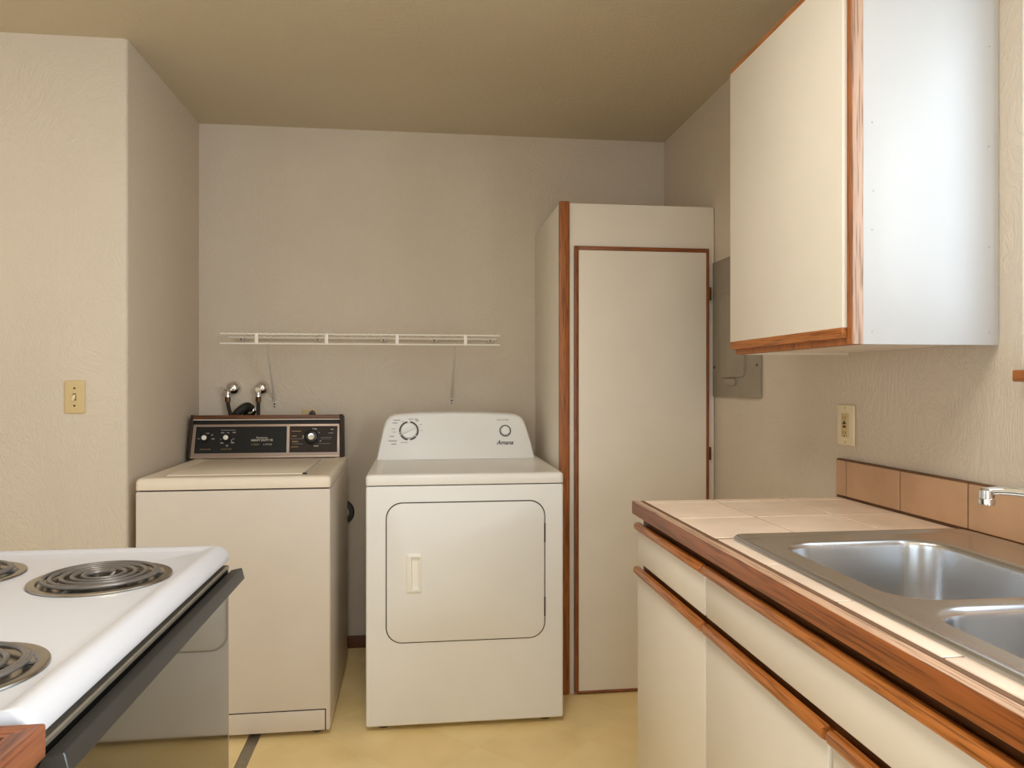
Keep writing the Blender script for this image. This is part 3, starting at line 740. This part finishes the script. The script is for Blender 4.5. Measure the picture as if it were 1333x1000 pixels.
def tile(x0, x1, y0, y1):
    g = 0.0020
    key = (round(x1 - x0, 4), round(y1 - y0, 4))
    cx, cy, cz = (x0 + x1) / 2, (y0 + y1) / 2, 0.9185
    if key in tiles:
        o = tiles[key].copy(); C.objects.link(o)
    else:
        bm = BM(); w_, h_ = (x1 - x0) / 2 - g, (y1 - y0) / 2 - g
        box(bm, -w_, w_, -h_, h_, -0.0008, 0.0030, 0.0012, 1)
        me = bpy.data.meshes.new('tile'); bm.to_mesh(me); bm.free(); me.materials.append(M['tile'])
        o = bpy.data.objects.new('tile', me); C.objects.link(o); tiles[key] = o
    o.parent = t; o.location = Vector((cx, cy, cz)) - ORG[t.name]
for j in range(len(rows) - 1):
    y1, y0 = rows[j], rows[j + 1]
    for i in range(3):
        x0, x1 = cols[i], cols[i + 1]
        pieces = [(x0, x1, y0, y1)]
        if y0 < hx[3] and y1 > hx[2]:            # cut round the sink opening
            pieces = []
            ya, yb = max(y0, hx[2]), min(y1, hx[3])
            if y1 > hx[3] + 0.01: pieces.append((x0, x1, hx[3], y1))
            if y0 < hx[2] - 0.01: pieces.append((x0, x1, y0, hx[2]))
            if i == 0: pieces.append((x0, hx[0], ya, yb))
            if i == 2: pieces.append((hx[1], x1, ya, yb))
        for p in pieces:
            if p[1] - p[0] > 0.006 and p[3] - p[2] > 0.006: tile(*p)

# backsplash: one row of tiles along the right wall
t = thing('backsplash', 'single row of tan tiles along the wall behind the sink', 'backsplash', (XR, 0.9, 0.92))
bm = BM(); box(bm, XR - 0.0135, XR - 0.0005, -0.2, CE + 0.006, 0.9188, 1.0300, 0.001); obj('grout_bed', bm, M['grout'], t)
by = [CE + 0.006, 1.968, 1.7313, 1.4989, 1.264, 1.030, 0.796, 0.562, 0.328, 0.094]
bt = None
for j in range(len(by) - 1):
    a, b = by[j], by[j + 1]
    bm = BM(); g = 0.0022; hl = (a - b) / 2 - g
    if bt is None or j == 1:
        box(bm, -0.0045, 0.0, -hl, hl, 0, 0.0985, 0.0012, 1)
        me = bpy.data.meshes.new('tile'); bm.to_mesh(me); me.materials.append(M['btile']); bt = me
    bm.free()
    o = bpy.data.objects.new('tile', bt); C.objects.link(o); o.parent = t
    if j > 1: o.scale.y = hl / ((by[1] - by[2]) / 2 - g)
    o.location = Vector((XR - 0.0125, (a + b) / 2, 0.9275)) - ORG[t.name]

# ------------------------------------------------------------------ stainless double sink
t = thing('kitchen_sink', 'stainless steel double-bowl sink set in the tiled countertop', 'sink', (0.91, 1.086, 0.92))
bm = BM(); N = 8
lps = []
for ins, z in ((0.0, 0.9212), (0.0006, 0.9250), (0.0022, 0.9278), (0.005, 0.9297), (0.009, 0.9304), (0.013, 0.9298), (0.017, 0.9282), (0.022, 0.9262), (0.028, 0.9250)):
    lps.append([Vector((u, v, z)) for u, v in rr(SX0 + ins, SX1 - ins, SY0 + ins, SY1 - ins, max(0.036 - ins, 0.010), N)])
L = [[bm.verts.new(p) for p in lp] for lp in lps]
for a, b in zip(L[:-1], L[1:]):
    for k in range(len(a)): bm.faces.new((a[k], a[(k + 1) % len(a)], b[(k + 1) % len(a)], b[k]))
edges = [bm.edges.get((L[-1][k], L[-1][(k + 1) % len(L[-1])])) for k in range(len(L[-1]))]
bowls = [(0.703, 1.052, 1.018, 1.437, 0.075), (0.695, 1.052, 0.715, 0.992, 0.075)]
for (a0, a1, b0, b1, r) in bowls:
    prev = None
    prof = ((0.0, 0.9250), (0.0035, 0.9246), (0.0068, 0.9233), (0.0095, 0.9211), (0.0112, 0.9180), (0.0120, 0.9140), (0.0125, 0.908), (0.020, 0.840), (0.026, 0.790), (0.031, 0.773), (0.040, 0.761), (0.054, 0.754), (0.075, 0.7505), (0.10, 0.749))
    for ins, z in prof:
        lp = [bm.verts.new(Vector((u, v, z))) for u, v in rr(a0 + ins, a1 - ins, b0 + ins, b1 - ins, max(r - ins * 0.35, 0.03), N)]
        if prev:
            for k in range(len(lp)): bm.faces.new((prev[k], prev[(k + 1) % len(lp)], lp[(k + 1) % len(lp)], lp[k]))
        else: edges += [bm.edges.new((lp[k], lp[(k + 1) % len(lp)])) for k in range(len(lp))]
        prev = lp
    bm.faces.new(prev)
bmesh.ops.triangle_fill(bm, use_beauty=True, use_dissolve=False, edges=edges)
bmesh.ops.recalc_face_normals(bm, faces=bm.faces[:])
obj('basin', bm, M['steel'], t, angle=50)
for (a0, a1, b0, b1, r) in bowls:
    bm = BM(); lathe(bm, [(0, 0.002), (0.028, 0.001), (0.034, 0.004), (0.044, 0.004), (0.046, 0.0), (0, -0.002)], ((a0 + a1) / 2, (b0 + b1) / 2, 0.7495), 'z', 24); obj('drain', bm, M['chrome'], t)

# faucet
t = thing('kitchen_faucet', 'chrome faucet with low curved spout over the sink', 'faucet', (1.115, 1.086, 0.925))
bm = BM(); prism(bm, rr(1.09, 1.14, 0.975, 1.197, 0.0245, 6), 'z', 0.9256, 0.938, 0.003, 2); obj('base_plate', bm, M['chrome'], t)
sp = smoothpath([(1.115, 1.086, 0.936), (1.115, 1.086, 0.985), (1.112, 1.092, 1.022), (1.095, 1.118, 1.044), (1.060, 1.158, 1.054), (1.020, 1.196, 1.057), (0.999, 1.2160, 1.0535)], 7)
n = len(sp); bm = BM(); tube(bm, sp, [0.014 - 0.0065 * min(1, i / (n * 0.75)) for i in range(n)], 14); obj('spout', bm, M['chrome'], t)
bm = BM(); lathe(bm, [(0, 0.030), (0.009, 0.030), (0.0125, 0.026), (0.0130, 0.012), (0.0138, 0.011), (0.0138, 0.002), (0.012, 0.0), (0.0, 0.001)], (1.000, 1.2155, 1.0300), 'z', 20); obj('aerator', bm, M['chrome'], t)
for y in (0.995, 1.177):
    bm = BM(); lathe(bm, [(0, 0), (0.02, 0), (0.018, 0.03), (0.012, 0.036), (0, 0.037)], (1.115, y, 0.937), 'z', 18)
    tube(bm, [(1.115, y, 0.968), (1.085, y + (y - 1.086) * 0.3, 0.978)], [0.007, 0.005], 10); obj('handle', bm, M['chrome'], t)

# ------------------------------------------------------------------ upper cabinet
UX, UY0, UY1, UZ0, UZ1 = 0.8753, 1.4288, 1.995, 1.3250, 2.135
t = thing('upper_cabinet', 'white upper cabinet with oak trim on the wall above the counter', 'cabinet', (XR, 1.71, UZ0))
bm = BM(); box(bm, UX + 0.0245, XR - 0.001, UY0, UY0 + 0.016, UZ0 + 0.0005, UZ1, 0.0008); obj('side_panel', bm, M['laminate_white'], t)
bm = BM(); box(bm, UX + 0.0245, XR - 0.001, UY1 - 0.016, UY1, UZ0, UZ1, 0.0008); obj('side_panel', bm, M['laminate'], t)
bm = BM(); box(bm, UX + 0.0245, XR - 0.001, UY0 + 0.016, UY1 - 0.016, UZ0 + 0.006, UZ1, 0.0); obj('carcass', bm, M['laminate'], t)
bm = BM()
for (a, b, c, d) in ((UY0, UY0 + 0.04, UZ0, UZ1), (UY1 - 0.04, UY1, UZ0, UZ1), (UY0 + 0.04, UY1 - 0.04, UZ0, UZ0 + 0.04), (UY0 + 0.04, UY1 - 0.04, UZ1 - 0.03, UZ1)):
    box(bm, UX, UX + 0.0245, a, b, c, d, 0.0015, 1)
obj('face_frame', bm, M['oak_z'], t, label='oak face frame')
bm = BM(); box(bm, UX + 0.0015, UX + 0.0240, UY0 - 0.0006, UY0 + 0.001, UZ0 + 0.001, UZ1 - 0.001); obj('edge_band', bm, M['edge_band'], t, label='pale bare edge of the oak frame, window light in its colour')
bm = BM(); DX = 0.8635
box(bm, DX, UX - 0.0005, 1.4445, 2.004, 1.3605, 2.110, 0.001); door = obj('door', bm, M['laminate'], t)
bm = BM(); prism(bm, [(DX, 1.3605), (DX - 0.0005, 1.357), (DX + 0.004, 1.3400), (UX - 0.0005, 1.3385), (UX - 0.0005, 1.3605)], 'y', 1.4465, 2.006, 0.0008, 1); obj('wooden_pull', bm, M['pull_y'], door)
bm = BM(); prism(bm, [(DX, 2.110), (DX - 0.0005, 2.1135), (DX + 0.003, 2.125), (UX - 0.0005, 2.126), (UX - 0.0005, 2.110)], 'y', 1.4465, 2.006, 0.0008, 1); obj('wooden_pull', bm, M['pull_y'], door)
for x, z in ((0.9195, 1.352), (0.9195, 1.56), (0.922, 1.64), (0.9195, 1.78), (1.182, 1.352), (1.182, 1.53), (1.18, 1.74), (1.182, 1.95)):
    bm = BM(); disc(bm, (x, UY0 + 0.0004, z), 0.0022, 'y', -0.0009, 10); obj('screw', bm, M['screwgrey'], t)

# ------------------------------------------------------------------ electric range on the left
RX0, RX1, RY0, RY1 = -1.045, -0.389, 0.815, 1.612
t = thing('electric_range', 'white coil-top electric range with black oven door', 'stove', ((RX0 + RX1) / 2, (RY0 + RY1) / 2, 0))
bm = BM(); box(bm, RX0 + 0.01, -0.424, RY0 + 0.004, RY1 - 0.006, 0.03, 0.872); obj('body', bm, M['blackmat'], t)
ZP = 0.9075
bm = BM(); lps = []
for ins, z in ((0.004, 0.8805), (0.0, 0.8825), (-0.0005, 0.888), (0.003, 0.898), (0.009, 0.9065), (0.015, 0.9115), (0.021, 0.9135), (0.027, 0.9132), (0.038, 0.9095), (0.043, ZP)):
    # front (right side) lip is broad, the other sides narrower
    f = ins; s = ins * 0.9
    lps.append([Vector((u, v, z)) for u, v in rr(RX0 + s, RX1 - f, RY0 + s * 0.12, RY1 - s, 0.012, 5)])
L = [[bm.verts.new(p) for p in lp] for lp in lps]
for a, b in zip(L[:-1], L[1:]):
    for k in range(len(a)): bm.faces.new((a[k], a[(k + 1) % len(a)], b[(k + 1) % len(a)], b[k]))
bm.faces.new(L[0])
edges = [bm.edges.get((L[-1][k], L[-1][(k + 1) % len(L[-1])])) for k in range(len(L[-1]))]
burn = [(-0.545, 1.369, 0.1125, 5), (-0.800, 1.415, 0.103, 4), (-0.545, 0.940, 0.105, 4), (-0.815, 0.985, 0.1125, 5)]
for cx, cy, r, _ in burn:
    lp = [bm.verts.new((cx + (r - 0.006) * math.cos(2 * PI * k / 40), cy + (r - 0.006) * math.sin(2 * PI * k / 40), ZP)) for k in range(40)]
    edges += [bm.edges.new((lp[k], lp[(k + 1) % 40])) for k in range(40)]
bmesh.ops.triangle_fill(bm, use_beauty=True, use_dissolve=False, edges=edges)
bmesh.ops.recalc_face_normals(bm, faces=bm.faces[:])
obj('cooktop', bm, M['white'], t, angle=30)
for cx, cy, r, turns in burn:
    bm = BM(); lathe(bm, [(r - 0.004, ZP + 0.0003), (r, ZP + 0.0012), (r - 0.001, ZP + 0.0032), (r - 0.005, ZP + 0.0042), (r - 0.014, ZP + 0.0035), (r - 0.017, ZP + 0.001), (r - 0.022, ZP - 0.008),
                                  (r - 0.040, ZP - 0.020), (r * 0.35, ZP - 0.026), (0.012, ZP - 0.027), (0, ZP - 0.027)], (cx, cy, 0), 'z', 48)
    pan = obj('burner', bm, M['drip'], t, label='chrome drip pan with coil element')
    bm = BM(); pts = []; ro, ri, zc = r - 0.024, 0.020, ZP + 0.0085
    tot = int(turns * 40)
    for k in range(tot + 1):
        a = 2 * PI * k / 40; q = ri + (ro - ri) * min(1.0, k / (tot - 34))
        pts.append((cx + q * math.cos(a + 0.6), cy + q * math.sin(a + 0.6), zc))
    pts = [(pts[0][0] * 0.4 + cx * 0.6, pts[0][1] * 0.4 + cy * 0.6, zc - 0.012)] + pts
    tube(bm, pts, 0.0043, 8, flat=0.75); obj('coil', bm, M['coil'], pan, angle=60)
    bm = BM()
    for a in (0.3, 0.3 + 2 * PI / 3, 0.3 + 4 * PI / 3):
        tube(bm, [(cx + 0.012 * math.cos(a), cy + 0.012 * math.sin(a), zc - 0.0065), (cx + (r - 0.012) * math.cos(a), cy + (r - 0.012) * math.sin(a), zc - 0.0065)], 0.0022, 6)
    obj('coil_support', bm, M['coil'], pan)
bm = BM(); box(bm, RX0 - 0.0, RX0 + 0.055, RY0 + 0.01, RY1 - 0.01, 0.905, 1.10, 0.008); obj('backguard', bm, M['white'], t)
bm = BM(); box(bm, -0.430, -0.4015, RY0 + 0.010, RY1 - 0.012, 0.850, 0.882); obj('vent_gap', bm, M['blackmat'], t)
bm = BM(); box(bm, -0.425, -0.392, RY0 + 0.008, RY1 - 0.010, 0.150, 0.8635, 0.001); od = obj('oven_door', bm, M['blackplastic'], t)
bm = BM(); box(bm, -0.3925, -0.3908, RY0 + 0.010, RY1 - 0.013, 0.152, 0.8625); obj('glass', bm, M['glassblack'], od)
bm = BM(); box(bm, -0.4245, -0.3903, RY1 - 0.0125, RY1 - 0.010, 0.150, 0.8630, 0.0005); obj('side_trim', bm, M['champagne'], od)
bm = BM(); box(bm, -0.425, -0.394, RY0 + 0.008, RY1 - 0.010, 0.035, 0.142, 0.002); obj('storage_drawer', bm, M['blackplastic'], t)
bm = BM(); prism(bm, [(-0.3912, 0.8500), (-0.3870, 0.8585), (-0.3670, 0.8625), (-0.3655, 0.8610), (-0.3605, 0.8410), (-0.3620, 0.8390), (-0.3750, 0.8390), (-0.3912, 0.8460)], 'y', RY0 + 0.012, RY1 - 0.002, 0.001, 1); obj('handle', bm, M['handle'], od, label='full-width charcoal handle')
bm = BM(); prism(bm, [(-0.4010, 0.8640), (-0.3905, 0.8640), (-0.3890, 0.8650), (-0.3890, 0.8695), (-0.3910, 0.8715), (-0.4010, 0.8715)], 'y', RY0 + 0.012, RY1 - 0.014, 0.0005, 1); obj('vent_trim', bm, M['strip'], t)
for x in (RX0 + 0.05, -0.46):
    for y in (RY0 + 0.05, RY1 - 0.05):
        bm = BM(); lathe(bm, [(0, 0), (0.018, 0), (0.018, 0.008), (0.008, 0.01), (0.008, 0.032), (0, 0.032)], (x, y, 0), 'z', 12); obj('foot', bm, M['gasket'], t)

# ------------------------------------------------------------------ tiled counter in the near left corner
t = thing('side_counter', 'corner of a tiled counter with oak edging beside the range', 'countertop', (-0.7, 0.3, 0))
cz, cx1, cy1 = 0.9055, -0.3715, 0.802
bm = BM(); box(bm, -1.04, cx1 - 0.03, -0.5, cy1 - 0.02, 0.0, cz - 0.034); obj('body', bm, M['laminate'], t)
bm = BM(); box(bm, -1.04, cx1 - 0.026, -0.5, cy1 - 0.026, cz - 0.035, cz - 0.004); obj('grout_bed', bm, M['grout'], t)
e_ = 0.026
bm = BM(); prism(bm, [(cx1 - e_, -0.5), (cx1, -0.5), (cx1, cy1 - 0.002), (cx1 - 0.002, cy1), (cx1 - e_, cy1 - e_)], 'z', cz - 0.034, cz, 0.002, 2); obj('edging', bm, M['sidewood_y'], t)
bm = BM(); prism(bm, [(-1.04, cy1 - e_), (cx1 - e_, cy1 - e_), (cx1 - 0.002, cy1), (-1.04, cy1)], 'z', cz - 0.034, cz, 0.002, 2); obj('edging', bm, M['sidewood_x'], t)
for i in range(3):
    for j in range(3):
        x1 = cx1 - e_ - 0.008 - i * 0.206; y1 = cy1 - e_ - 0.008 - j * 0.206
        bm = BM(); box(bm, x1 - 0.202, x1, y1 - 0.202, y1, cz - 0.005, cz - 0.0005, 0.0012, 1); obj('tile', bm, M['tile'], t)
